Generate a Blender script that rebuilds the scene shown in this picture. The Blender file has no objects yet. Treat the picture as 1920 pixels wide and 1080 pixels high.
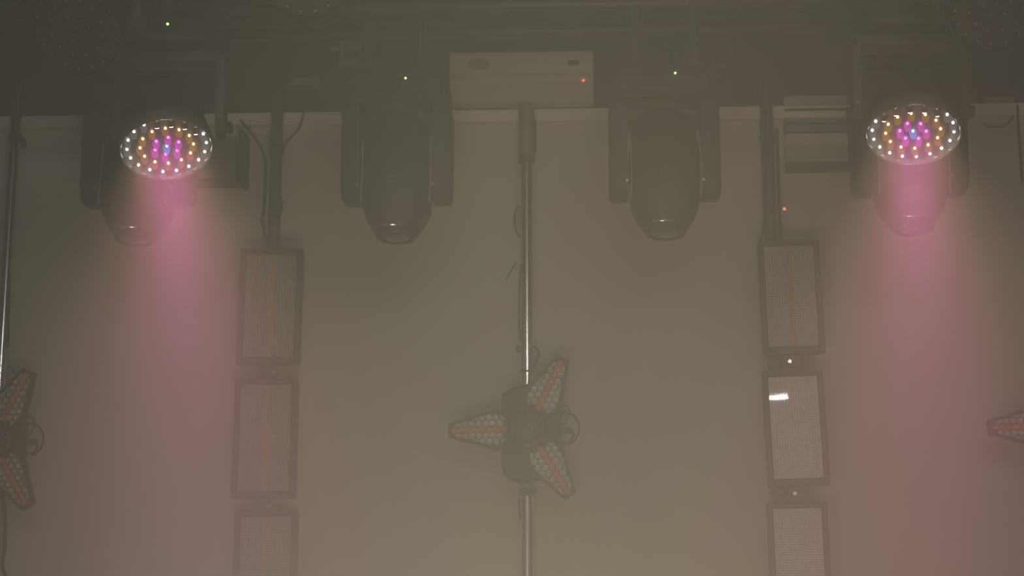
import bpy, math, random
from mathutils import Vector, Matrix, Euler

random.seed(7)
R = math.radians
PI = math.pi
scene = bpy.context.scene
col = scene.collection

# ------------------------------------------------------------------ camera
CAM = Vector((0.30, -7.0, 1.6))
PITCH, YAW, FPX = R(11.0), R(2.5), 3000.0
cam_d = bpy.data.cameras.new('camera')
cam = bpy.data.objects.new('camera', cam_d)
col.objects.link(cam)
cam.location = CAM
cam.rotation_euler = (PI / 2 + PITCH, 0, YAW)
cam_d.sensor_width = 36.0
cam_d.lens = FPX * 36.0 / 1920.0
cam_d.clip_start = 0.05
scene.camera = cam
CM = Euler((PI / 2 + PITCH, 0, YAW)).to_matrix()


def at(px, py, Y):
    """point of the room on the vertical plane y = Y that the photograph shows at pixel (px, py)"""
    d = CM @ Vector(((px - 960) / FPX, (540 - py) / FPX, -1.0))
    return CAM + d * ((Y - CAM.y) / d.y)


def mpp(px, py, Y):
    """metres per photograph pixel there"""
    d = CM @ Vector(((px - 960) / FPX, (540 - py) / FPX, -1.0))
    return ((Y - CAM.y) / d.y) / FPX


# ------------------------------------------------------------------ world: stage haze filling the hall
world = bpy.data.worlds.new('hall_air')
scene.world = world
world.use_nodes = True
wn = world.node_tree
wn.nodes.clear()
wo = wn.nodes.new('ShaderNodeOutputWorld')
bg = wn.nodes.new('ShaderNodeBackground')
bg.inputs['Color'].default_value = (0, 0, 0, 1)
bg.inputs['Strength'].default_value = 0.0
vs = wn.nodes.new('ShaderNodeVolumeScatter')
vs.inputs['Color'].default_value = (0.97, 0.95, 0.92, 1)
vs.inputs['Density'].default_value = 0.105
vs.inputs['Anisotropy'].default_value = 0.1
wn.links.new(bg.outputs[0], wo.inputs['Surface'])
wn.links.new(vs.outputs[0], wo.inputs['Volume'])

# ------------------------------------------------------------------ exposure
scene.view_settings.view_transform = 'Standard'
scene.view_settings.look = 'None'
scene.view_settings.gamma = 1.0
scene.view_settings.exposure = 0.0
scene.view_settings.use_curve_mapping = False

TUBE_POWER = 230.0          # emission of the hall's fluorescent tubes
FLOOD_POWER = 3.0          # glow of the floodlights' glass
TUBE_COLOR = (0.95, 0.98, 0.90)
# beams of the two lit wash lights: name, source size / face radius, spread, watts, colour
WASH_BEAMS = (('magenta', 0.70, 30, 0.9, (1.0, 0.10, 0.85)),
              ('pink', 1.15, 50, 3.7, (1.0, 0.05, 0.48)),
              ('amber', 1.70, 70, 7.0, (1.0, 0.55, 0.42)))



# ------------------------------------------------------------------ materials
MATS = {}


def mat(name, color, rough=0.6, metal=0.0, var=0.0, scale=20.0, bump=0.0, spec=0.5, emit=None, estr=0.0):
    if name in MATS:
        return MATS[name]
    m = bpy.data.materials.new(name)
    m.use_nodes = True
    nt = m.node_tree
    b = nt.nodes['Principled BSDF']
    b.inputs['Base Color'].default_value = (*color, 1)
    b.inputs['Roughness'].default_value = rough
    b.inputs['Metallic'].default_value = metal
    b.inputs['Specular IOR Level'].default_value = spec
    if var or bump:
        tc = nt.nodes.new('ShaderNodeTexCoord')
        nz = nt.nodes.new('ShaderNodeTexNoise')
        nz.inputs['Scale'].default_value = scale
        nz.inputs['Detail'].default_value = 5
        nt.links.new(tc.outputs['Object'], nz.inputs['Vector'])
        if var:
            rp = nt.nodes.new('ShaderNodeValToRGB')
            rp.color_ramp.elements[0].position = 0.3
            rp.color_ramp.elements[1].position = 0.7
            rp.color_ramp.elements[0].color = (*[c * (1 - var) for c in color], 1)
            rp.color_ramp.elements[1].color = (*[min(1, c * (1 + var)) for c in color], 1)
            nt.links.new(nz.outputs['Fac'], rp.inputs['Fac'])
            nt.links.new(rp.outputs['Color'], b.inputs['Base Color'])
        if bump:
            bp = nt.nodes.new('ShaderNodeBump')
            bp.inputs['Strength'].default_value = bump
            bp.inputs['Distance'].default_value = 0.005
            nt.links.new(nz.outputs['Fac'], bp.inputs['Height'])
            nt.links.new(bp.outputs['Normal'], b.inputs['Normal'])
    if emit:
        b.inputs['Emission Color'].default_value = (*emit, 1)
        b.inputs['Emission Strength'].default_value = estr
        if 'tube' not in name:
            m.cycles.emission_sampling = 'NONE'
    MATS[name] = m
    return m


def glass_mat(name, ior=1.45, rough=0.02, tint=(1, 1, 1)):
    m = bpy.data.materials.new(name)
    m.use_nodes = True
    nt = m.node_tree
    nt.nodes.clear()
    o = nt.nodes.new('ShaderNodeOutputMaterial')
    mx = nt.nodes.new('ShaderNodeMixShader')
    fr = nt.nodes.new('ShaderNodeFresnel')
    fr.inputs['IOR'].default_value = ior
    tr = nt.nodes.new('ShaderNodeBsdfTransparent')
    tr.inputs['Color'].default_value = (*tint, 1)
    gl = nt.nodes.new('ShaderNodeBsdfGlossy')
    gl.inputs['Roughness'].default_value = rough
    nt.links.new(fr.outputs[0], mx.inputs[0])
    nt.links.new(tr.outputs[0], mx.inputs[1])
    nt.links.new(gl.outputs[0], mx.inputs[2])
    nt.links.new(mx.outputs[0], o.inputs['Surface'])
    MATS[name] = m
    return m


def glow_mat(name, color, strength, clear=0.5):
    """clear plastic collimator lit from inside"""
    m = bpy.data.materials.new(name)
    m.use_nodes = True
    nt = m.node_tree
    nt.nodes.clear()
    o = nt.nodes.new('ShaderNodeOutputMaterial')
    mx = nt.nodes.new('ShaderNodeMixShader')
    mx.inputs[0].default_value = 1 - clear
    tr = nt.nodes.new('ShaderNodeBsdfTransparent')
    em = nt.nodes.new('ShaderNodeEmission')
    em.inputs['Color'].default_value = (*color, 1)
    em.inputs['Strength'].default_value = strength
    nt.links.new(tr.outputs[0], mx.inputs[1])
    nt.links.new(em.outputs[0], mx.inputs[2])
    nt.links.new(mx.outputs[0], o.inputs['Surface'])
    m.cycles.emission_sampling = 'NONE'
    MATS[name] = m
    return m


M_wall = mat('cream_wall_paint', (0.74, 0.70, 0.61), 0.85, var=0.05, scale=1.6, bump=0.08)
M_black_wall = mat('matt_black_paint', (0.02, 0.02, 0.02), 0.9, var=0.3, scale=3)
M_side_wall = mat('dark_side_wall_paint', (0.10, 0.09, 0.08), 0.9, var=0.2, scale=2)
M_floor = mat('dark_stage_floor', (0.16, 0.13, 0.12), 0.7, var=0.3, scale=4)
M_cornice = mat('cornice_paint', (0.92, 0.88, 0.78), 0.7, var=0.04, scale=6)
M_black = mat('black_plastic', (0.022, 0.022, 0.023), 0.5, var=0.2, scale=30, bump=0.05)
M_black_gloss = mat('glossy_black_plastic', (0.02, 0.02, 0.022), 0.22, var=0.1, scale=30)
M_black_metal = mat('black_painted_metal', (0.03, 0.03, 0.03), 0.45, var=0.2, scale=25)
M_truss = mat('black_truss_tube', (0.035, 0.035, 0.035), 0.4, 0.3, var=0.2, scale=20)
M_chrome = mat('polished_steel_tube', (0.84, 0.82, 0.78), 0.165, 1.0, var=0.06, scale=12)
M_steel = mat('dull_steel_tube', (0.12, 0.12, 0.12), 0.5, 0.6, var=0.15, scale=18)
M_sleeve = mat('brushed_steel_sleeve', (0.32, 0.31, 0.30), 0.45, 0.5, var=0.1, scale=14)
M_bolt = mat('bright_bolt_metal', (0.85, 0.83, 0.8), 0.18, 1.0)
M_cable = mat('black_cable_rubber', (0.02, 0.02, 0.02), 0.6)
M_white_plastic = mat('off_white_plastic', (0.74, 0.71, 0.62), 0.45, var=0.03, scale=8)
M_grey_plastic = mat('grey_plastic', (0.30, 0.29, 0.27), 0.5, var=0.06, scale=14)
M_pale_grey = mat('pale_grey_plastic', (0.50, 0.48, 0.43), 0.5, var=0.05, scale=12)
M_dark_grey = mat('dark_grey_plastic', (0.12, 0.12, 0.115), 0.5, var=0.1, scale=14)
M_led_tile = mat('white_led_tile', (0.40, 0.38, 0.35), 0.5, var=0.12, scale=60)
M_led_tile_m = mat('led_tile_faint_reflection', (0.55, 0.53, 0.48), 0.5, var=0.1, scale=60)  # paler than the left column: faint glass reflection put into the colour
M_led_tile_b = mat('led_tile_painted_reflection', (0.90, 0.87, 0.80), 0.5, var=0.1, scale=60)  # room mirrored in the glass, painted as a lighter tile colour
M_led_warm = mat('amber_led_strip', (0.62, 0.40, 0.12), 0.5, var=0.15, scale=60)
M_cell = mat('silver_reflector_cell', (0.50, 0.51, 0.46), 0.35, 0.25, var=0.25, scale=9)
M_cell_o = mat('orange_filament_cell', (0.90, 0.22, 0.03), 0.5, var=0.2, scale=25)
M_purple_lens = mat('violet_coated_lens', (0.34, 0.27, 0.42), 0.15, 0.9)
M_badge = mat('badge_print', (0.16, 0.12, 0.11), 0.5)
M_blue_plug = mat('blue_connector', (0.06, 0.06, 0.22), 0.4)
M_clear_rim = mat('clear_plastic_rim', (0.32, 0.31, 0.30), 0.15, 0.5, var=0.4, scale=11)
M_lens_off = glass_mat('unlit_lens_glass', 1.5, 0.06, (0.8, 0.8, 0.8))
M_chip_off = mat('unlit_led_chip_glint', (0.95, 0.94, 0.90), 0.3)  # white colour stands in for glints on the unlit lenses
M_green = mat('green_status_light', (0.2, 0.9, 0.1), 0.5, emit=(0.30, 1.0, 0.10), estr=9.0)
M_red = mat('red_status_light', (0.9, 0.1, 0.05), 0.5, emit=(1.0, 0.14, 0.07), estr=3.0)
M_glass = glass_mat('panel_glass')
M_hub_glass = glass_mat('hub_glass', 1.4, 0.03)
M_tube = mat('fluorescent_tube', (1, 1, 1), 0.5, emit=TUBE_COLOR, estr=TUBE_POWER)
M_flood = mat('floodlight_glass', (1, 1, 1), 0.5, emit=TUBE_COLOR, estr=FLOOD_POWER)
LED = {}
for key, c, s1, s2 in (('blue', (0.10, 0.32, 1.0), 1.1, 7.0), ('magenta', (0.95, 0.06, 0.75), 0.75, 5.5),
                       ('amber', (1.0, 0.42, 0.07), 0.38, 6.0), ('white', (1.0, 0.97, 0.92), 0.16, 6.0)):
    LED[key] = (glow_mat(key + '_led_lens', c, s1),
                mat(key + '_led_chip', (1, 1, 1), 0.4,
                    emit=tuple(min(1.0, 0.25 + 0.75 * v) for v in c) if key != 'magenta' else (1.0, 0.16, 0.9), estr=s2))


# ------------------------------------------------------------------ mesh builder
class MB:
    def __init__(s):
        s.v, s.f, s.smooth = [], [], []

    def add(s, vs, fs, smooth=False):
        o = len(s.v)
        s.v += [tuple(v) for v in vs]
        s.f += [tuple(i + o for i in f) for f in fs]
        s.smooth += [smooth] * len(fs)
        return s

    def box(s, x0, x1, y0, y1, z0, z1, bev=0.0, M=None):
        """box; with bev its edges are chamfered"""
        if bev <= 0:
            vs = [(x, y, z) for x in (x0, x1) for y in (y0, y1) for z in (z0, z1)]
            fs = [(0, 1, 3, 2), (4, 6, 7, 5), (0, 4, 5, 1), (2, 3, 7, 6), (0, 2, 6, 4), (1, 5, 7, 3)]
        else:
            b = min(bev, (x1 - x0) * .49, (y1 - y0) * .49, (z1 - z0) * .49)
            lo, hi = (x0, y0, z0), (x1, y1, z1)
            vs, idx = [], {}
            for sx in (0, 1):
                for sy in (0, 1):
                    for sz in (0, 1):
                        sg = (sx, sy, sz)
                        for ax in range(3):
                            p = []
                            for k in range(3):
                                e = (lo, hi)[sg[k]][k]
                                p.append(e if k == ax else e + (b if sg[k] == 0 else -b))
                            idx[(sg, ax)] = len(vs)
                            vs.append(tuple(p))
            fs = []
            for ax in range(3):
                a, c = (ax + 1) % 3, (ax + 2) % 3
                for sd in (0, 1):
                    q = []
                    for (u, w) in ((0, 0), (1, 0), (1, 1), (0, 1)):
                        g = [0, 0, 0]
                        g[ax], g[a], g[c] = sd, u, w
                        q.append(idx[(tuple(g), ax)])
                    fs.append(tuple(q if sd else q[::-1]))
                for u in (0, 1):
                    for w in (0, 1):
                        g0, g1 = [0, 0, 0], [0, 0, 0]
                        g0[a] = g1[a] = u
                        g0[c] = g1[c] = w
                        g0[ax], g1[ax] = 0, 1
                        g0, g1 = tuple(g0), tuple(g1)
                        q = [idx[(g0, a)], idx[(g1, a)], idx[(g1, c)], idx[(g0, c)]]
                        fs.append(tuple(q if (u == w) else q[::-1]))
            for key in [(a, b2, c2) for a in (0, 1) for b2 in (0, 1) for c2 in (0, 1)]:
                q = [idx[(key, 0)], idx[(key, 1)], idx[(key, 2)]]
                fs.append(tuple(q if sum(key) % 2 else q[::-1]))
        if M is not None:
            vs = [M @ Vector(v) for v in vs]
        return s.add(vs, fs)

    def prism(s, poly, z0, z1, M=None, inset=0.0, bz=0.0):
        """polygon in x,y extruded along z; bz/inset chamfer the z1 face"""
        n = len(poly)
        c = (sum(p[0] for p in poly) / n, sum(p[1] for p in poly) / n)
        rings = [[(p[0], p[1], z0) for p in poly]]
        if inset:
            rings.append([(p[0], p[1], z1 - bz) for p in poly])
            k = []
            for p in poly:
                d = math.hypot(p[0] - c[0], p[1] - c[1])
                f = max(0, (d - inset) / d) if d else 1
                k.append((c[0] + (p[0] - c[0]) * f, c[1] + (p[1] - c[1]) * f, z1))
            rings.append(k)
        else:
            rings.append([(p[0], p[1], z1) for p in poly])
        vs = [v for r in rings for v in r]
        fs = [tuple(range(n))[::-1], tuple(range((len(rings) - 1) * n, len(rings) * n))]
        for j in range(len(rings) - 1):
            for i in range(n):
                a, b = j * n + i, j * n + (i + 1) % n
                fs.append((a, b, b + n, a + n))
        if M is not None:
            vs = [M @ Vector(v) for v in vs]
        return s.add(vs, fs)

    def tube(s, pts, r, n=10, cap=True, M=None):
        pts = [Vector(p) for p in pts]
        rs = r if isinstance(r, (list, tuple)) else [r] * len(pts)
        vs, fs = [], []
        up = None
        for i, p in enumerate(pts):
            t = (pts[min(i + 1, len(pts) - 1)] - pts[max(i - 1, 0)]).normalized()
            if up is None:
                up = t.orthogonal().normalized()
            up = (up - t * up.dot(t))
            up = up.normalized() if up.length > 1e-6 else t.orthogonal().normalized()
            sd = t.cross(up)
            for k in range(n):
                a = 2 * PI * k / n
                vs.append(p + (up * math.cos(a) + sd * math.sin(a)) * rs[i])
        for i in range(len(pts) - 1):
            for k in range(n):
                a, b = i * n + k, i * n + (k + 1) % n
                fs.append((a, b, b + n, a + n))
        if M is not None:
            vs = [M @ v for v in vs]
        s.add(vs, fs, True)
        if cap:
            o = len(s.v) - len(vs)
            s.f += [tuple(o + k for k in range(n))[::-1], tuple(o + (len(pts) - 1) * n + k for k in range(n))]
            s.smooth += [False, False]
        return s

    def lathe(s, prof, n=32, M=None, smooth=True):
        """(r, z) profile turned about z"""
        vs, fs = [], []
        for (r, z) in prof:
            for k in range(n):
                a = 2 * PI * k / n
                vs.append(Vector((r * math.cos(a), r * math.sin(a), z)))
        for i in range(len(prof) - 1):
            for k in range(n):
                a, b = i * n + k, i * n + (k + 1) % n
                fs.append((a, b, b + n, a + n))
        if M is not None:
            vs = [M @ v for v in vs]
        s.add(vs, fs, smooth)
        return s

    def loft(s, secs, n=28, e=3.2, M=None):
        """superellipse sections (z, half width, half depth, y centre)"""
        vs, fs = [], []
        for (z, hx, hy, yc) in secs:
            for k in range(n):
                a = 2 * PI * k / n
                c, sn = math.cos(a), math.sin(a)
                vs.append(Vector((hx * math.copysign(abs(c) ** (2 / e), c), yc + hy * math.copysign(abs(sn) ** (2 / e), sn), z)))
        for i in range(len(secs) - 1):
            for k in range(n):
                a, b = i * n + k, i * n + (k + 1) % n
                fs.append((a, b, b + n, a + n))
        if M is not None:
            vs = [M @ v for v in vs]
        s.add(vs, fs, True)
        o = len(s.v) - len(vs)
        s.f += [tuple(o + k for k in range(n))[::-1], tuple(o + (len(secs) - 1) * n + k for k in range(n))]
        s.smooth += [False, False]
        return s

    def mesh(s, name):
        me = bpy.data.meshes.new(name)
        me.from_pydata(s.v, [], s.f)
        me.polygons.foreach_set('use_smooth', s.smooth)
        me.update()
        return me


def fix_normals(me):
    import bmesh
    bm = bmesh.new()
    bm.from_mesh(me)
    bmesh.ops.recalc_face_normals(bm, faces=bm.faces)
    bm.to_mesh(me)
    bm.free()
    me.set_sharp_from_angle(angle=R(42))


CACHE = {}


def part(name, mb, material, parent=None, loc=None, rot=None, key=None, kind=None, label=None, matrix=None):
    """one mesh object; key shares its mesh between alike pieces"""
    if key is not None and key in CACHE:
        me = CACHE[key]
    else:
        if callable(mb):
            mb = mb()
        me = mb.mesh(name)
        fix_normals(me)
        me.materials.append(material)
        if key is not None:
            CACHE[key] = me
    o = bpy.data.objects.new(name, me)
    col.objects.link(o)
    if parent is not None:
        o.parent = parent
    if matrix is not None:
        o.matrix_local = matrix
    if loc is not None:
        o.location = loc
    if rot is not None:
        o.rotation_euler = rot
    if kind:
        o['kind'] = kind
    if label:
        o['label'] = label
    return o


def thing(name, label, cat, loc=(0, 0, 0), rot=(0, 0, 0), group=None, matrix=None):
    o = bpy.data.objects.new(name, None)
    o.empty_display_size = 0.05
    col.objects.link(o)
    if matrix is not None:
        o.matrix_local = matrix
    else:
        o.location = loc
        o.rotation_euler = rot
    o['label'] = label
    o['category'] = cat
    if group:
        o['group'] = group
    return o


def tag(o, label, cat, group=None):
    o['label'] = label
    o['category'] = cat
    if group:
        o['group'] = group
    return o


def struct(name, mb, material, label, loc=None, rot=None):
    o = part(name, mb, material, None, loc, rot)
    o['kind'] = 'structure'
    o['label'] = label
    return o


def arc(c, r, a0, a1, n, axis='xz', sx=1.0):
    out = []
    for i in range(n + 1):
        a = R(a0 + (a1 - a0) * i / n)
        if axis == 'xz':
            out.append((c[0] + r * sx * math.cos(a), c[1], c[2] + r * math.sin(a)))
    return out


# ------------------------------------------------------------------ the hall
X0, X1, Y0, Y1, ZC = -5.2, 6.4, -11.5, 0.0, 4.75
CORN = at(930, 229, -0.05).z            # underside of the cornice
struct('floor', MB().box(X0, X1, Y0, Y1, -0.1, 0), M_floor, 'dark hall floor')
struct('wall_back', MB().box(X0, X1, 0, 0.15, 0, CORN), M_wall, 'cream painted wall behind the light poles')
struct('wall_back_upper', MB().box(X0, X1, 0.0, 0.15, CORN, ZC), M_black_wall, 'black painted wall band above the cornice')
struct('wall_left', MB().box(X0 - 0.15, X0, Y0, Y1, 0, ZC), M_side_wall, 'dark side wall')
struct('wall_right', MB().box(X1, X1 + 0.15, Y0, Y1, 0, ZC), M_side_wall, 'dark side wall')
struct('wall_front', MB().box(X0, X1, Y0 - 0.15, Y0, 0, ZC), M_side_wall, 'dark wall behind the audience')
struct('ceiling', MB().box(X0, X1, Y0, Y1 + 0.15, ZC, ZC + 0.1), M_black_wall, 'black painted ceiling')
ch = mpp(930, 217, -0.05) * 23
cp = [(0.0, 0.0), (-0.045, 0.004), (-0.05, 0.012), (-0.05, ch - 0.01), (-0.058, ch - 0.004), (-0.058, ch), (0.0, ch)]
cm_ = Matrix(((0, 0, 1, 0), (1, 0, 0, 0), (0, 1, 0, CORN), (0, 0, 0, 1)))
struct('trim_1', MB().prism(cp, X0, X1, M=cm_), M_cornice, 'pale cornice strip along the top of the cream wall')


# ------------------------------------------------------------------ fluorescent battens over the audience
def batten(loc, rotz, label, n=1, length=1.25):
    t = thing('ceiling_batten', label, 'lamp', loc, (0, 0, rotz), 'fluorescent battens over the audience')
    part('housing', lambda: MB().box(-length / 2 - .03, length / 2 + .03, -.07, .07, 0.03, 0.09, 0.012), M_white_plastic, t, key=('bh', length))
    for k in range(n):
        y = (k - (n - 1) / 2) * .075
        part('tube', lambda: MB().tube([(-length / 2, 0, 0), (length / 2, 0, 0)], .019, 10), M_tube, t, (0, y, 0), key=('bt', length))
        for sx in (-1, 1):
            part('tube_socket', lambda: MB().box(-.012, .012, -.02, .02, -.02, .045, 0.004), M_white_plastic, t, (sx * (length / 2 + .012), y, 0), key='bs')
    for sx in (-1, 1):
        part('hanging_rod', MB().tube([(sx * length * .4, 0, .09), (sx * length * .4, 0, ZC - loc[2])], .006, 6), M_steel, t)
    return t


batten((1.72, -9.18, 3.97), R(30), 'fluorescent batten over the audience, seen only as a streak in a strobe panel')
batten((0.20, -9.3, 3.95), R(12), 'fluorescent batten over the middle of the audience, mirrored in no strobe panel')


def floor_flood(loc, rotz, tilt, spread, watts, color, label, w=.36, h=.22):
    """floodlight on a floor stand; local -y is its front before tilting"""
    t = thing('floor_floodlight', label, 'floodlight', (loc[0], loc[1], 0), (0, 0, rotz), 'floodlights on the stage floor')
    hd = part('lamp_body', lambda: MB().box(-w / 2 - .02, w / 2 + .02, .0, .07, -h / 2 - .02, h / 2 + .02, .012), M_black_metal, t, (0, 0, loc[2]), (R(-tilt), 0, 0), key='ff_body')
    part('lamp_glass', lambda: MB().box(-w / 2, w / 2, -.006, .002, -h / 2, h / 2), M_flood, hd, key='ff_glass')
    for s in (-1, 1):
        part('stand_arm', MB().box(-.008, .008, -.02, .02, 0, loc[2] + .02, .003), M_black_metal, t, (s * (w / 2 + .032), .03, 0))
    part('stand_foot', lambda: MB().box(-w / 2 - .05, w / 2 + .05, -.12, .12, 0, .015, .004), M_black_metal, t, key='ff_foot')
    ld = bpy.data.lights.new('flood_light', 'AREA')
    ld.shape = 'RECTANGLE'
    ld.size, ld.size_y = w, h
    ld.spread = R(spread)
    ld.energy = watts
    ld.color = color
    lo = bpy.data.objects.new('flood_light', ld)
    col.objects.link(lo)
    lo.parent = hd
    lo.matrix_local = Matrix.Translation((0, -.012, 0)) @ Matrix.Rotation(-PI / 2, 4, 'X')
    return t










floor_flood((-0.1, -5.0, 1.2), R(180), 20, 175, 16.2, (1.0, 0.90, 0.63), 'warm floodlight on a stand before the stage, aimed level at the wall')
floor_flood((0.7, -5.2, .8), R(180), 45, 85, 7.5, (1.0, 0.56, 0.40), 'amber floodlight on a short stand before the stage, tipped upwards')
floor_flood((0.3, -5.5, .3), R(180), 70, 60, 10.5, (1.0, 0.94, 0.60), 'floodlight low on the floor nearest the audience, aimed at the truss')


# ------------------------------------------------------------------ trusses
def truss(name, label, y, z, size, x0, x1, seg):
    t = thing(name, label, 'truss', (0, y, z))
    h = size / 2
    for sy in (-1, 1):
        for sz in (-1, 1):
            part('chord', lambda: MB().tube([(x0, 0, 0), (x1, 0, 0)], .025, 10), M_truss, t, (0, sy * h, sz * h), key=(name, 'chord'))
    n = int((x1 - x0) / seg)
    for i in range(n):
        a, b = x0 + i * seg, x0 + (i + 1) * seg
        up = i % 2 == 0
        for sy in (-1, 1):
            part('brace', lambda: MB().tube([(0, 0, -h), (seg, 0, h)], .010, 6), M_truss, t, (a, sy * h, 0),
                 None, key=(name, 'brace')) if up else part('brace', lambda: MB().tube([(0, 0, h), (seg, 0, -h)], .010, 6), M_truss, t, (a, sy * h, 0), None, key=(name, 'brace2'))
        part('cross_brace', lambda: MB().tube([(0, -h, 0), (seg, h, 0)], .010, 6), M_truss, t, (a, 0, -h), None, key=(name, 'xb'))
    for sx in (x0 + .6, x1 - .6, (x0 + x1) / 2):
        part('hanging_chain', MB().tube([(sx, 0, h), (sx, 0, ZC - z)], .008, 6), M_steel, t)
    return t


HEAD_Y = -0.95
CLZ = at(747, 331, HEAD_Y).z + 184 * mpp(747, 330, HEAD_Y)     # top of the moving heads' bases
WASH_Y = -1.75
zt = at(960, 48, HEAD_Y).z + .025
truss('box_truss', 'black box truss carrying the four big moving heads', HEAD_Y, zt + .15, 0.29, X0 + .1, X1 - .1, 0.36)
TW = 4.30
TRUSS_Y = -1.95
truss('front_truss', 'front black box truss with the round wash lights', TRUSS_Y, TW + .145, 0.29, X0 + .1, X1 - .1, 0.36)


# ------------------------------------------------------------------ moving heads
def moving_head(px, py, label, tilt=7.0, led=True):
    """px, py: pixel of the tilt axis between the two yoke arms"""
    p = at(px, py, HEAD_Y)
    u = mpp(px, py, HEAD_Y)
    t = thing('moving_head_light', label, 'stage light', p, group='large moving heads under the box truss')
    q = mpp(747, 330, HEAD_Y)
    bz0, bz1 = 128 * q, 184 * q
    part('base', lambda: MB().box(-.185, .185, -.15, .15, bz0, bz1 - .02, .02).box(-.16, .16, -.13, .13, bz1 - .02, bz1, .008), M_black, t, key='mh_base')
    part('base_display', lambda: MB().box(-.05, .05, -.004, .004, -.022, .022, .003), M_black_gloss, t, (-.03, -.152, bz0 + .06), key='mh_disp')
    if led:
        part('status_light', lambda: MB().lathe([(0, -.0), (.0045, 0), (.0035, .003), (0, .004)], 10), M_green, t, (.042, -.151, bz0 + .085), (R(90), 0, 0), key='mh_led')
    part('pan_bearing', lambda: MB().lathe([(.09, 0), (.10, .012), (.10, .03), (.09, .04)], 28), M_black, t, (0, 0, bz0 - .03), key='mh_pan')
    part('yoke_bridge', lambda: MB().box(-.205, .205, -.085, .085, 88 * q, bz0 - .02, .02), M_black, t, key='mh_bridge')
    for s in (-1, 1):
        def arm():
            w = .036
            pr = [(-.085, 125 * q), (-.085, -25 * q), (-.07, -45 * q), (-.045, -53 * q), (.045, -53 * q), (.07, -45 * q), (.085, -25 * q), (.085, 125 * q)]
            Mx = Matrix(((0, 0, 1, 0), (1, 0, 0, 0), (0, 1, 0, 0), (0, 0, 0, 1)))
            return MB().prism(pr, -w, w, M=Mx, inset=.012, bz=.01)
        part('yoke_arm', arm, M_black, t, (s * .178, 0, 0), (0, 0, 0 if s > 0 else PI), key='mh_arm')
        part('tilt_bearing', lambda: MB().tube([(-.012, 0, 0), (.012, 0, 0)], .045, 20), M_black_metal, t, (s * .139, 0, 0), key='mh_tilt')
        part('arm_screw', lambda: MB().tube([(0, .0, 0), (0, -.006, 0)], .006, 8), M_bolt, t, (s * .146, -.086, -26 * q), key='mh_screw')
    h = part('head', lambda: MB().loft([(115 * q, 38 * q, .085, 0), (108 * q, 52 * q, .115, 0), (85 * q, 61 * q, .135, 0), (30 * q, 65 * q, .145, 0),
                                        (-40 * q, 66 * q, .145, 0), (-68 * q, 63 * q, .138, 0), (-88 * q, 55 * q, .12, 0), (-108 * q, 43 * q, .096, 0), (-119 * q, 36 * q, .08, 0)], 36, 3.0),
             M_black, t, None, (R(-tilt), 0, 0), key='mh_head')
    for s in (-1, 1):
        part('side_seam', lambda: MB().tube([(0, -.08, 60 * q), (0.004, -.085, 20 * q), (.004, -.085, -30 * q), (0, -.08, -66 * q)], .004, 6), M_grey_plastic, h,
             (s * 63.5 * q, 0, 0), key='mh_seam')
    part('lens_bezel', lambda: MB().lathe([(.078, .012), (.080, 0), (.076, -.008), (.066, -.008), (.064, .004)], 32), M_black_gloss, h, (0, 0, -119 * q), key='mh_bez')
    part('lens', lambda: MB().lathe([(.064, 0), (.05, -.010), (.03, -.016), (.012, -.018), (.0005, -.0185)], 28), M_purple_lens, h, (0, 0, -118 * q), key='mh_lens')
    part('lens_glint_bar', lambda: MB().box(-.045, .045, -.006, .004, -.008, .008, .004), M_chrome, h, (-.012, -.091, -111 * q), (R(-28), 0, 0), key='mh_glint')  # added chrome bar imitating the bright reflection on the lens

    def badge():
        b = MB()
        ring = [(.040 * math.cos(a * PI / 12), 0, .0195 * math.sin(a * PI / 12)) for a in range(25)]
        b.tube(ring, .0016, 5, False)
        return b.box(-.027, .027, -.0014, .0014, -.0025, .0025)
    part('badge', badge, M_badge, h, (0, -.1465, -28 * q), key='mh_badge')
    for s in (-1, 1):
        part('hanging_clamp', lambda: MB().box(-.02, .02, -.03, .03, -.004, zt - CLZ, .006).tube([(-.022, 0, zt - CLZ), (.022, 0, zt - CLZ)], .036, 14), M_black_metal, t, (s * .11, -.145, bz1), key='mh_clamp')
    part('power_cable', lambda: MB().tube([(.06, .10, bz1 - .02), (.07, .13, bz1 + .05), (.05, .14, bz1 + .12), (.04, .14, bz1 + .17)], .006, 6), M_cable, t, key='mh_cable')
    return t


moving_head(262, 336, 'black moving head hanging behind the lit wash light beside the tall left pole', led=False)
moving_head(746, 331, 'black moving head with green status light, hanging left of the white air conditioner')
moving_head(1245, 323, 'black moving head with green status light, hanging right of the white air conditioner')
moving_head(1703, 314, 'black moving head in the pink beam behind the wash light beside the slatted wall unit', led=False)


# ------------------------------------------------------------------ round wash lights
RINGS = [(1, 0.0, 'blue'), (6, .275, 'magenta'), (12, .57, 'amber'), (18, .85, 'white')]


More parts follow.
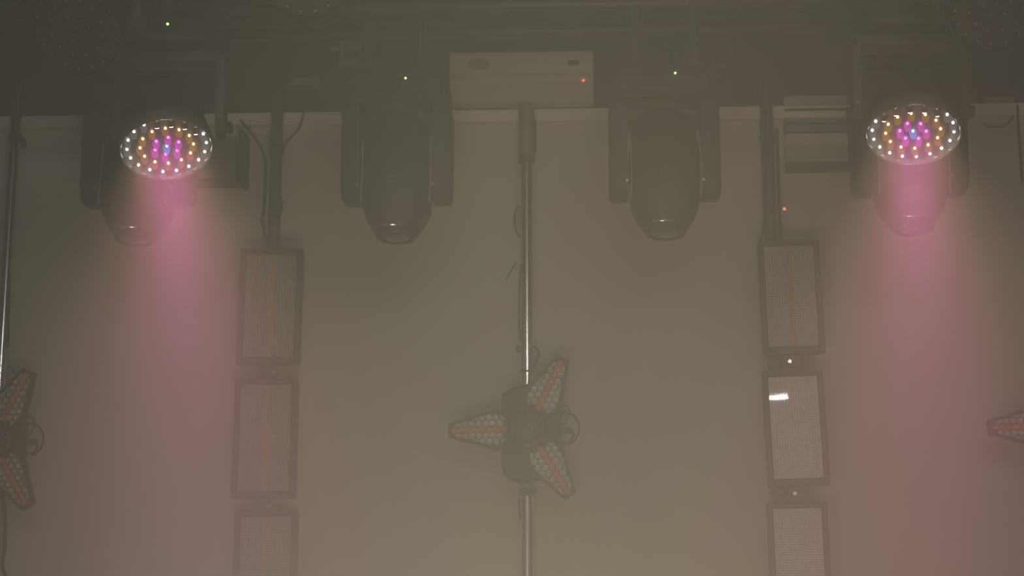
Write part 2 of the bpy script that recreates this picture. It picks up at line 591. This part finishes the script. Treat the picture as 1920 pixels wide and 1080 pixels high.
def wash_light(px, py, Y, normal, label, lit, spin=0.0, hang=None, rpx=86, led_at=None, group=None):
    p = at(px, py, Y)
    Rr = rpx * mpp(312, 275, WASH_Y)
    t = thing('wash_light', label, 'stage light', p, group=group)
    n = Vector(normal).normalized()
    # head frame: local z = beam direction, local x = horizontal tilt axis of the yoke
    x = Vector((n.y, -n.x, 0))
    x = Vector((1, 0, 0)) - n * n.x if True else x
    x.normalize()
    y = n.cross(x)
    F = Matrix((x, y, n)).transposed().to_4x4()
    h = part('head_shell', lambda: MB().lathe([(.0005, -.17), (.06, -.17), (.10, -.155), (.14, -.11), (Rr * .97, -.05), (Rr * .985, -.012), (Rr * .95, -.006)], 40),
             M_black_metal, t, key='w_shell', matrix=F)
    part('face_plate', lambda: MB().lathe([(Rr * .96, -.004), (.0005, -.004)], 40, smooth=False), M_dark_grey if lit else M_black, h, key=('w_face', lit))
    part('rim', lambda: MB().lathe([(Rr * .985, -.03), (Rr * 1.01, -.02), (Rr * 1.01, .012), (Rr * .985, .018), (Rr * .955, .012), (Rr * .945, -.004)], 48), M_clear_rim if lit else M_black_gloss, h, key=('w_rim', lit))
    for k in range(8):
        a = 2 * PI * k / 8 + .2
        part('vent_fin', lambda: MB().box(.085, .150, -.004, .004, -.135, -.09, .002), M_black, h, None, (0, 0, a), key='w_fin')
    off = 0
    for (cnt, rr, key) in RINGS:
        for k in range(cnt):
            a = 2 * PI * k / cnt + R(spin) + (0.0 if cnt != 12 else R(9))
            pos = Vector((rr * Rr * math.cos(a), rr * Rr * math.sin(a), -.004))
            up = F.inverted().to_3x3() @ Vector((0, 0, 1))
            up.z = 0
            up.normalize()
            # the outer ring is dark along its upper arc
            on = lit and not (key == 'white' and (pos.xy.normalized() @ up.xy) > .72)
            lens_m, chip_m = LED[key] if on else (M_lens_off, M_chip_off)
            kk = key if on else 'off'
            le = part('led_lens', lambda: MB().lathe([(.0115, 0), (.0125, .008), (.0115, .020), (.0095, .030), (.0005, .033)], 12),
                      lens_m, h, pos, key=('w_lens', kk))  # drawn out long so a lit lens imitates its beamlet in the haze
            part('led_chip', lambda: MB().lathe([(.0005, -.0055), (.0039, -.0039), (.0055, 0), (.0039, .0039), (.0005, .0055)], 8),
                 chip_m, le, up * .006 + Vector((0, 0, .006)), key=('w_chip', kk))
    # yoke: arms on both sides of the head, bridge above
    top = .235
    for s in (-1, 1):
        def arm():
            Mx = Matrix(((0, 0, 1, 0), (1, 0, 0, 0), (0, 1, 0, 0), (0, 0, 0, 1)))
            return MB().prism([(-.03, -.03), (0, -.045), (.03, -.03), (.05, top - .02), (.05, top), (-.05, top), (-.05, top - .02)], -.014, .014, M=Mx, inset=.005, bz=.005)
        back = n * -.085
        part('yoke_arm', arm, M_black_metal, t, (s * (Rr + .022), back.y, back.z), (0, 0, 0 if s > 0 else PI), key='w_arm')
        part('tilt_knob', lambda: MB().tube([(-.012, 0, 0), (.016, 0, 0)], .022, 14), M_black_metal, t, (s * (Rr + .042), back.y, back.z), key='w_knob')
        part('knob_screw', lambda: MB().tube([(0, -.006, 0), (0, .0, 0)], .004, 8), M_bolt, t, (s * (Rr + .022), back.y - .032, back.z + .03), key='w_screw')
    back = n * -.085
    bz = back.z + top
    part('yoke_bridge', lambda: MB().box(-Rr - .036, Rr + .036, -.06, .06, 0, .045, .012), M_black_metal, t, (0, back.y, bz - .01), key='w_bridge')
    part('base', lambda: MB().box(-.14, .14, -.115, .115, .045, .145, .018), M_black, t, (0, back.y, bz), key='w_base')
    part('base_display', lambda: MB().box(-.045, .045, -.004, .004, -.02, .02, .003), M_black_gloss, t, (0, back.y - .117, bz + .095), key='w_disp')
    if led_at:
        part('status_light', lambda: MB().lathe([(0, -.0), (.0045, 0), (.0035, .003), (0, .004)], 10), M_green, t, (led_at, back.y - .1225, bz + .10), (R(90), 0, 0), key='w_led')
    ztop = TW - .03 - p.z
    part('hanging_clamp', MB().box(-.02, .02, -.03, .03, bz + .14, ztop, .004).tube([(-.025, 0, ztop + .03), (.025, 0, ztop + .03)], .036, 14), M_black_metal, t, (0, TRUSS_Y + (.145 if Y > TRUSS_Y else -.145) - p.y, 0))
    if lit:
        for nm, size, spread, power, c in WASH_BEAMS:
            ld = bpy.data.lights.new(nm + '_beam', 'AREA')
            ld.shape = 'DISK'
            ld.size = size * Rr
            ld.spread = R(spread)
            ld.energy = power
            ld.color = c
            lo = bpy.data.objects.new(nm + '_beam', ld)
            col.objects.link(lo)
            lo.parent = h
            lo.matrix_local = Matrix.Translation((0, 0, .024)) @ Matrix.Rotation(PI, 4, 'X')
    return t


def aim(down_deg, side):
    """beam direction: down by down_deg from the horizontal, towards the audience, side > 0 to the right"""
    return (side, -math.cos(R(down_deg)), -math.sin(R(down_deg)))


wash_light(312, 275, WASH_Y, aim(66, .22), 'lit round wash light with a pink beam, above the amber striped strobe panels', True, 12, led_at=.01)
wash_light(1712, 247, WASH_Y, aim(66, -.10), 'lit round wash light with a pink beam, hung in front of the slatted wall unit', True, 4)
wash_light(145, 55, -2.15, aim(35, -.12), 'unlit round wash light high in the dark corner above the tall left pole', False, 5)
wash_light(572, -52, -2.15, aim(38, 0), 'unlit round wash light at the top edge, above the small square wall box', False, 0)
wash_light(1868, 8, -2.15, aim(38, .1), 'unlit round wash light at the top edge, above the slatted wall unit', False, 8)


# ------------------------------------------------------------------ light poles on the wall
POLE_Y = -0.12


def wall_pole(px, top_py, r_px, material, label, name='light_pole', py=600, top_z=None):
    p = at(px, py, POLE_Y)
    r = r_px * mpp(px, py, POLE_Y)
    ztop = top_z or at(px, top_py, POLE_Y).z
    t = thing(name, label, 'pole', (p.x, POLE_Y, 0))
    part('tube', MB().tube([(0, 0, .012), (0, 0, ztop)], r, 24), material, t)
    part('base_plate', MB().lathe([(.0005, 0), (.075, 0), (.075, .010), (.04, .014), (r + .006, .03), (r, .05)], 28), M_black_metal, t)
    for z in (.6, 2.05, ztop - .25):
        part('wall_bracket', MB().box(-.015, .015, r * .7, .115, z - .02, z + .02, .004).lathe([(r + .001, z - .018), (r + .006, z - .016), (r + .006, z + .016), (r + .001, z + .018)], 20), M_steel, t)
    return t, r, ztop


tc_, rc, zc_ = wall_pole(988, 206, 12.5, M_chrome, 'polished steel pole standing below the white air conditioner', top_z=at(978, 203, -.02).z - .02)
zs = at(988, 292, POLE_Y).z
part('sleeve', MB().lathe([(rc + .001, zs), (rc + .006, zs + .004), (rc + .006, zc_ - .004), (rc + .001, zc_ - .002)], 24), M_sleeve, tc_)
part('sleeve_clamp', MB().box(.028, .042, -.03, .03, zs + .01, zs + .16, .006), M_steel, tc_)
zj = at(988, 697, POLE_Y).z
part('joint_ring', MB().lathe([(rc + .0005, zj - .004), (rc + .002, zj), (rc + .0005, zj + .004)], 24), M_black_metal, tc_)
wall_pole(7, 160, 10.5, M_chrome, 'polished steel pole at the left edge, carrying the star light cut by the frame')
wall_pole(2004, 120, 12.5, M_chrome, 'polished steel pole carrying the star light cut by the right edge')
tl_, rl, zl = wall_pole(509, 170, 11.5, M_steel, 'dark steel pole carrying the strobe column under the lit left wash light', name='strobe_pole')
tr_, rrr, zr = wall_pole(1449, 160, 12.5, M_steel, 'dark steel pole carrying the strobe column beside the slatted wall unit', name='strobe_pole')
zrd = at(1469, 395, POLE_Y)
part('status_light', MB().box(-.006, .006, -.006, 0, -.006, .006, .002), M_red, tr_, (zrd.x - tr_.location.x, -.03, zrd.z))
part('side_conduit', MB().tube([(rrr + .016, 0, 1.2), (rrr + .016, 0, zr - .2)], .007, 8), M_cable, tr_)


# ------------------------------------------------------------------ strobe panels
PAN_Y = -0.30


def strobe_panel(x0, x1, y0, y1, roll, label, tile, strip=True, yaw=0.0, pitch=0.0, group=None, bolt=0.25):
    cx, cy = (x0 + x1) / 2, (y0 + y1) / 2
    p = at(cx, cy, PAN_Y)
    s = mpp(cx, cy, PAN_Y)
    w, h = (x1 - x0) * s, (y1 - y0) * s / math.cos(PITCH * .4)
    hw, hh = w / 2, h / 2
    t = thing('strobe_light', label, 'strobe light', p, (R(pitch), R(roll), R(yaw)), group)
    b = 11 * s
    # local: x right, z up, front towards -y
    part('back_shell', MB().box(-hw + .004, hw - .004, .012, .075, -hh + .004, hh - .004, .012), M_black, t)
    part('frame_side', MB().box(-hw, -hw + b, -.012, .02, -hh, hh, .004), M_black, t)
    part('frame_side', MB().box(hw - b, hw, -.012, .02, -hh, hh, .004), M_black, t)
    part('frame_top', MB().box(-hw + b, hw - b, -.012, .02, hh - b, hh, .004), M_black, t)
    part('frame_bottom', MB().box(-hw + b, hw - b, -.012, .02, -hh, -hh + b * 1.3, .004), M_black, t)
    iw, z0, z1 = w - 2 * b, -hh + b * 1.3, hh - b
    nx, nz = 18, 40
    m = MB()
    st = MB()
    dx, dz = iw / nx, (z1 - z0) / nz
    for i in range(nx):
        for j in range(nz):
            xa, za = -iw / 2 + i * dx, z0 + j * dz
            mid = i in (8, 9) and strip
            (st if mid else m).box(xa + dx * .08, xa + dx * .92, .004, .0135, za + dz * .05, za + dz * .95)
    part('led_matrix', m, tile, t, kind='stuff')
    if strip:
        part('led_strip', st, M_led_warm, t, kind='stuff')
    part('front_glass', MB().box(-iw / 2, iw / 2, -.0065, -.0035, z0, z1), M_glass, t)
    br = part('bracket', MB().box(-.045, .03, .02, .062, -hh - 23 * s, -hh, .004), M_black_metal, t)
    part('mounting_arm', lambda: MB().box(-.03, .03, .07, .155, -.04, .04, .004), M_black_metal, t, key='sp_arm')
    part('bracket_bolt', MB().lathe([(.0005, -.008), (.008, -.006), (.010, 0), (.008, .012), (.0005, .012)], 12), M_bolt, br,
         (bolt * .1, .014, -hh - 13 * s), (R(90), 0, 0))
    return t


GL, GR = 'strobe panels of the left column', 'strobe panels of the right column'
strobe_panel(447, 565, 464, 685, 0.6, 'top strobe panel with an amber LED stripe under the lit left wash light', M_led_tile, group=GL)
strobe_panel(437, 556, 710, 934, 0.2, 'middle one of the three strobe panels with a clear amber LED stripe', M_led_tile, group=GL)
strobe_panel(437, 555, 959, 1182, 0.0, 'lowest strobe panel with an amber LED stripe, cut by the bottom edge', M_led_tile, group=GL)
strobe_panel(1426, 1541, 448, 665, -1.2, 'top strobe panel of the column beside the slatted wall unit, with a dim amber stripe', M_led_tile_m, pitch=-0.6, group=GR, bolt=-.2)
strobe_panel(1435, 1549, 694, 911, -1.5, 'pale strobe panel with a bright streak of reflected tube light in its glass', M_led_tile_b, False, pitch=-1.55, group=GR, bolt=-.2)
strobe_panel(1443, 1556, 943, 1160, -1.0, 'lowest pale strobe panel without stripe, under the one with the bright streak', M_led_tile_b, False, group=GR)


# ------------------------------------------------------------------ three-bladed star lights
STAR_Y = -0.33
U = mpp(990, 805, STAR_Y)


def clip(poly, a, b):
    """keep the part of poly left of the line a->b"""
    out = []
    for i in range(len(poly)):
        p, q = poly[i], poly[(i + 1) % len(poly)]
        sp = (b[0] - a[0]) * (p[1] - a[1]) - (b[1] - a[1]) * (p[0] - a[0])
        sq = (b[0] - a[0]) * (q[1] - a[1]) - (b[1] - a[1]) * (q[0] - a[0])
        if sp >= 0:
            out.append(p)
        if sp * sq < 0:
            f = sp / (sp - sq)
            out.append((p[0] + (q[0] - p[0]) * f, p[1] + (q[1] - p[1]) * f))
    return out


def area(poly):
    return .5 * sum(poly[i][0] * poly[(i + 1) % len(poly)][1] - poly[(i + 1) % len(poly)][0] * poly[i][1] for i in range(len(poly)))


BLADE = [(28, -16), (56, -40), (149, -13), (149, 13), (56, 40), (28, 16)]
INNER = [(33, -13), (57, -33), (143, -9), (143, 9), (57, 33), (33, 13)]
CELLS = []
pitch = 13.0
for row in range(-3, 4):
    for k in range(-1, 14):
        cx = 33 + k * pitch + (pitch / 2 if row % 2 else 0)
        cy = row * pitch * .866
        rad = pitch * (.56 if row == 0 else .485)
        hexa = [(cx + rad * math.cos(R(60 * i + 30)), cy + (rad if row else rad * .8) * math.sin(R(60 * i + 30))) for i in range(6)]
        for i in range(6):
            hexa = clip(hexa, INNER[i], INNER[(i + 1) % 6])
            if len(hexa) < 3:
                break
        if len(hexa) >= 3 and area(hexa) > 35 and sum(q[0] for q in hexa) / len(hexa) > 43:
            CELLS.append((row, hexa))


def cell_mesh(poly):
    n = len(poly)
    c = (sum(p[0] for p in poly) / n, sum(p[1] for p in poly) / n)
    rings = []
    for f, z in ((1.0, 0.0), (1.0, .0075), (.86, .0075), (.45, .0035)):
        rings.append([((c[0] + (p[0] - c[0]) * f) * U, (c[1] + (p[1] - c[1]) * f) * U, z) for p in poly])
    vs = [v for r in rings for v in r]
    fs = []
    for j in range(3):
        for i in range(n):
            a, b = j * n + i, j * n + (i + 1) % n
            fs.append((a, b, b + n, a + n))
    fs.append(tuple(range(3 * n, 4 * n)))
    return MB().add(vs, fs)


def star_light(px, py, label, roll=0.0):
    p = at(px, py, STAR_Y)
    t = thing('star_light', label, 'stage light', p, (0, R(roll), 0), 'three-bladed star lights on the wall poles')
    # local frame of flat pieces: polygon x right, y up, z towards the audience
    FR = Matrix(((1, 0, 0, 0), (0, 0, -1, 0), (0, 1, 0, 0), (0, 0, 0, 1)))
    hub = [(-50, 66), (-32, 78), (-5, 86), (14, 88), (34, 62), (56, 34), (58, -28), (40, -60), (30, -92), (0, -100), (-28, -97), (-47, -84), (-50, -66)]
    part('hub_housing', lambda: MB().prism([(a * U, b * U) for a, b in hub], -.05, -.002, M=FR, inset=.012, bz=.012), M_black, t, key='s_hub')
    part('hub_cover', lambda: MB().lathe([(38 * U, -.002), (37 * U, .016), (34 * U, .020), (27 * U, .020)], 40, M=FR), M_black_gloss, t, key='s_cov')
    Lm = FR
    part('lens_ring', lambda: MB().lathe([(28 * U, .008), (28 * U, .026), (25 * U, .030), (23 * U, .026), (22 * U, .012)], 36, M=Lm), M_dark_grey, t, key='s_ring')
    part('lens_reflector', lambda: MB().lathe([(22 * U, .013), (14 * U, .011), (12.5 * U, .016), (11 * U, .011), (6 * U, .011), (5 * U, .017), (.0005, .018)], 30, M=Lm), M_dark_grey, t, key='s_refl')
    part('lens_dome', lambda: MB().lathe([(23 * U, .024), (20 * U, .031), (14 * U, .038), (7 * U, .042), (.0005, .043)], 30, M=Lm), M_hub_glass, t, key='s_dome')
    for a in (181.0, 63.5, -58.0):
        B = FR @ Matrix.Translation((0, 0, .014)) @ Matrix.Rotation(R(a), 4, 'Z')
        bl = part('blade', lambda: MB().prism([(x * U, y * U) for x, y in BLADE], -.022, .002, inset=0), M_black, t, key='s_blade', matrix=B)

        def rim():
            n = 6
            vs = [(x * U, y * U, z) for pl, z in ((BLADE, .002), (BLADE, .012), (INNER, .012), (INNER, .0)) for x, y in pl]
            fs = []
            for j in range(3):
                for i in range(n):
                    q, r_ = j * n + i, j * n + (i + 1) % n
                    fs.append((q, r_, r_ + n, q + n))
            return MB().add(vs, fs)
        part('blade_rim', rim, M_black_metal, bl, key='s_rim')
        for i, (row, poly) in enumerate(CELLS):
            part('reflector_cell', lambda: cell_mesh(poly), M_cell_o if row == 0 else M_cell, bl, key=('s_cell', i))
    part('mounting_arm', lambda: MB().box(-.03, .03, .048, -STAR_Y + POLE_Y - .02, -.045, .045, .006), M_black_metal, t, key='s_arm')
    part('pole_clamp', lambda: MB().lathe([(.031, -.05), (.038, -.046), (.038, .046), (.031, .05)], 20), M_black_metal, t, (0, -STAR_Y + POLE_Y, 0), key='s_clamp')
    # yoke knob and connector on the side, with its looping cable
    part('side_yoke', lambda: MB().box(50 * U, 62 * U, .0, .04, -34 * U, 34 * U, .005), M_black_metal, t, key='s_yoke')
    part('connector_stem', lambda: MB().tube([(56 * U, .012, -2 * U), (70 * U, .012, -2 * U)], 3 * U, 10), M_steel, t, key='s_stem')
    part('connector', lambda: MB().tube([(68 * U, .012, -2 * U), (84 * U, .012, -2 * U)], 5.5 * U, 12), M_blue_plug, t, key='s_plug')

    def loop():
        pts = [(83 * U, .012, -2 * U), (86 * U, .01, -12 * U), (78 * U, .01, -24 * U), (62 * U, .01, -29 * U)]
        lp = [(68 * U + 28 * U * math.cos(R(a)), .012, 2 * U + 31 * U * math.sin(R(a))) for a in range(-75, 135, 12)]
        return MB().tube(pts, 2 * U, 7).tube(lp, 2 * U, 7)
    part('cable_loop', loop, M_cable, t, key='s_loop')
    part('safety_cord', lambda: MB().tube([(60 * U, .01, 44 * U), (72 * U, .006, 46 * U), (78 * U, .006, 36 * U), (76 * U, .008, 22 * U), (66 * U, .01, 6 * U)], 1.5 * U, 6), M_cable, t, key='s_cord')
    return t


star_light(990, 805, 'three-bladed star light with orange stripes at the middle of the photo, on the polished pole')
star_light(-14, 826, 'three-bladed star light cut by the left edge, two blades showing')
star_light(2004, 799, 'three-bladed star light cut by the right edge, one blade tip showing')


# ------------------------------------------------------------------ white air conditioner and other boxes on the wall
AC_Y = -0.22
pa, pb = at(847, 150, AC_Y), at(1110, 150, AC_Y)
zb, zf, zt2 = at(978, 203, -.02).z, at(978, 152, AC_Y).z, at(978, 93, AC_Y).z
aw, ah = (pb.x - pa.x), zt2 - zb
t = thing('air_conditioner', 'white wall air conditioner with oval badge and tiny red light above the polished pole', 'air conditioner', ((pa.x + pb.x) / 2, 0, zb))
MX = Matrix(((0, 0, 1, 0), (1, 0, 0, 0), (0, 1, 0, 0), (0, 0, 0, 1)))
fz = zf - zb
prof = [(0, 0), (-.03, 0), (-.10, fz * .30), (-.16, fz * .60), (-.20, fz * .85), (-.216, fz * 1.05), (-.22, fz * 1.3), (-.22, ah - .03), (-.21, ah - .008), (-.19, ah), (0, ah)]
part('casing', MB().prism(prof, -aw / 2, aw / 2, M=MX), M_white_plastic, t)
part('end_cap', MB().prism([(y * 1.015, z) for y, z in prof], 0, .010, M=MX, inset=.01, bz=.006), M_white_plastic, t, (aw / 2, 0, 0))
part('end_cap', MB().prism([(y * 1.015, z) for y, z in prof], -.010, 0, M=MX), M_white_plastic, t, (-aw / 2, 0, 0))
part('bottom_shadow_strip', MB().box(-aw / 2, aw / 2, -.028, 0, -.008, 0), M_dark_grey, t)  # dark strip standing in for the shadow line along the bottom


def on_ac(px, py):
    q = at(px, py, AC_Y)
    return (q.x - t.location.x, AC_Y, q.z - t.location.z)


part('badge', MB().add([(.052 * math.cos(a * PI / 14), y, .026 * math.sin(a * PI / 14)) for y in (-.004, .002) for a in range(28)],
                       [tuple(range(28))] + [(a, (a + 1) % 28, (a + 1) % 28 + 28, a + 28) for a in range(28)]), mat('badge_grey', (.34, .31, .29), .5), t, on_ac(898, 121))
part('display', MB().box(-.026, .026, -.003, .002, -.012, .012, .002), M_dark_grey, t, on_ac(1075, 118))
part('status_light', MB().box(-.004, .004, -.004, .002, -.004, .004, .001), M_red, t, on_ac(1094, 151))


def wall_rect(px0, py0, px1, py1, Y):
    a, b = at(px0, py1, Y), at(px1, py0, Y)
    return a.x, b.x, a.z, b.z


# slatted pale unit on the wall, right
x0, x1, z0, z1 = wall_rect(1474, 177, 1660, 320, -.05)
t = thing('slatted_wall_unit', 'pale slatted boxed unit on the wall behind the lit right wash light', 'ventilation unit', (x0, 0, z0))
W, H = x1 - x0, z1 - z0
S = H / 143.0
part('back_box', MB().box(0, W * .66, -.03, 0, 70 * S, H, .004), M_dark_grey, t)
part('top_panel', MB().box(0, W * .625, -.05, -.03, 112 * S, H, .003), M_pale_grey, t)
part('slat', MB().box(.004, W * .625, -.045, -.03, 93 * S, 106 * S, .003), M_grey_plastic, t)
part('slat', MB().box(.004, W * .645, -.045, -.03, 75 * S, 88 * S, .003), M_grey_plastic, t)
part('lower_panel', MB().box(0, W, -.05, 0, 17 * S, 49 * S, .003), M_pale_grey, t)
part('lower_ledge', MB().box(0, W, -.056, 0, 49 * S, 70 * S, .003), M_white_plastic, t)
part('shaded_underside', MB().box(0.0, W, -.04, 0, 0, 17 * S, .003), M_dark_grey, t)  # dark strip painted for the shade below the unit

# grey box on the wall, left
x0, x1, z0, z1 = wall_rect(330, 266, 446, 338, -.16)
t = thing('wall_cabinet', 'grey box on the wall between the lit left wash light and the column pole', 'cabinet', (x0, 0, z0))
W, H = x1 - x0, z1 - z0
part('body', MB().box(0, W, -.15, 0, 0, H, .008), M_dark_grey, t)
part('door', MB().box(.008, W - .008, -.162, -.15, .008, H - .008, .004), M_grey_plastic, t)
part('side_plate', MB().box(W, W + .022, -.15, 0, -.01, H + .06, .004), M_black_metal, t)

# small square box with a round outlet
x0, x1, z0, z1 = wall_rect(635, 75, 684, 126, -.07)
t = thing('square_wall_box', 'small pale square box with a dark round outlet, left of the white air conditioner', 'box', ((x0 + x1) / 2, 0, (z0 + z1) / 2))
W, H = (x1 - x0) / 2, (z1 - z0) / 2
part('cover', MB().box(-W, W, -.07, 0, -H, H, .008), M_grey_plastic, t)
part('outlet', MB().lathe([(.026, 0), (.028, .02), (.024, .03), (.016, .026), (.0005, .02)], 20), M_black, t, (0, -.068, -H * .12), (R(90), 0, 0))
part('side_tab', MB().box(-W - .045, -W, -.05, -.02, H * .35, H * .70, .004), M_grey_plastic, t)
part('lead', MB().tube([(-W * .1, -.085, 0), (-W * .45, -.085, H * .5), (-W * 1.0, -.06, H * 1.05), (-W * 1.4, -.03, H * 1.7)], .005, 6), M_cable, t)

# black round speaker
p = at(1356, 98, -.14)
t = thing('round_speaker', 'small round black speaker on the black wall, between air conditioner and slatted unit', 'speaker', (p.x, 0, p.z))
part('housing', MB().lathe([(.0005, 0), (.03, 0), (.035, .06), (.045, .08), (.048, .13), (.040, .145), (.036, .138)], 24), M_black, t, None, (R(90), 0, 0))
part('grille', MB().lathe([(.038, .137), (.02, .147), (.0005, .149)], 24), M_black_metal, t, None, (R(90), 0, 0))

# pale plates fixed on the black wall band
x0, x1, z0, z1 = wall_rect(1846, 180, 1903, 205, -.03)
tag(part('wall_plate', MB().box(x0, x1, -.035, 0, z0, z1, .006).box(x0 + .02, x0 + .04, -.04, -.03, (z0 + z1) / 2 - .01, (z0 + z1) / 2 + .01, .002), M_grey_plastic), 'small pale plate on the wall right of the lit right wash light', 'plate')
a, b = at(535, 160, -.05), at(605, 145, -.05)
tag(part('cable_bracket', MB().prism([(a.x, a.z), (b.x, a.z), (b.x - .02, b.z), (a.x + .05, b.z)], 0, .05, M=Matrix(((1, 0, 0, 0), (0, 0, -1, 0), (0, 1, 0, 0), (0, 0, 0, 1)))), M_grey_plastic), 'small pale sloped bracket on the black wall below the square wall box', 'bracket')


# ------------------------------------------------------------------ cables
def cable(pix, Y, r, label, name='cable'):
    pts = []
    for q in pix:
        pts.append(at(q[0], q[1], Y if len(q) < 3 else q[2]))
    # smooth the run
    out = []
    for i in range(len(pts) - 1):
        p0, p1, p2, p3 = pts[max(i - 1, 0)], pts[i], pts[i + 1], pts[min(i + 2, len(pts) - 1)]
        for k in range(5):
            u = k / 5
            out.append(.5 * ((2 * p1) + (p2 - p0) * u + (2 * p0 - 5 * p1 + 4 * p2 - p3) * u * u + (3 * p1 - p0 - 3 * p2 + p3) * u ** 3))
    out.append(pts[-1])
    return tag(part(name, MB().tube(out, r, 7), M_cable), label, 'cable')


cable([(978, 385), (968, 392), (965, 415), (969, 438), (978, 446)], -.12, .0035, 'thin black cable loop bulging from the polished pole below its dark sleeve')
cable([(976, 650), (969, 652), (970, 657), (977, 659)], -.125, .004, 'tiny black cable tie end on the polished pole, away from the blades')
cable([(1000, 650), (1008, 655), (1010, 668), (1003, 684), (994, 692)], -.125, .004, 'short black cable bend beside the bright highlight of the polished pole')
cable([(977, 495), (975, 540), (974, 600), (976, 640)], -.15, .004, 'black cable running down along the middle of the polished pole')
cable([(968, 492), (962, 502), (955, 512), (949, 526)], -.03, .003, 'thin loose wire end on the wall beside the polished pole')
cable([(975, 935), (974, 950), (976, 975)], -.15, .005, 'short black cable on the polished pole below the star light')
cable([(571, 206), (562, 238), (545, 258), (524, 284), (518, 300)], -.10, .005, 'black cable slanting into the column pole from the side of the air conditioner')
cable([(450, 225), (475, 255), (491, 280), (500, 310)], -.10, .005, 'black cable slanting into the column pole from the grey box')
cable([(518, 352), (526, 368), (528, 395), (521, 408)], -.10, .005, 'black cable bulge on the column pole above the top amber striped strobe panel')
cable([(498, 300), (497, 345), (494, 400), (491, 412), (499, 450)], -.15, .006, 'black cable running down the column pole to the top amber striped strobe panel')
cable([(1432, 195), (1438, 260), (1437, 340), (1434, 410), (1426, 452)], -.15, .006, 'black cable running down the column pole beside the slatted wall unit')
cable([(17, 300), (19, 420), (18, 540), (15, 650)], -.13, .004, 'black cable running down the pole at the left edge')
cable([(16, 684), (24, 694), (30, 704)], -.2, .004, 'short black cable behind the upper blade of the star light at the left edge')
cable([(7, 940), (10, 985), (8, 1030), (4, 1060), (13, 1090)], -.17, .008, 'thick black cable hanging under the star light at the left edge')
cable([(1843, 233), (1862, 238), (1890, 232), (1905, 205), (1912, 180)], -.04, .004, 'thin black wire on the wall right of the lit right wash light')
cable([(1907, 178), (1909, 230), (1914, 300), (1917, 340)], -.05, .006, 'black cable hanging on the wall at the right edge')
cable([(1212, 0, -.95), (1232, 20, -.98), (1262, 28, -1.0), (1290, 46, -.98), (1291, 60, -.95)], -.95, .005, 'grey cable looping from the box truss above the right middle moving head')
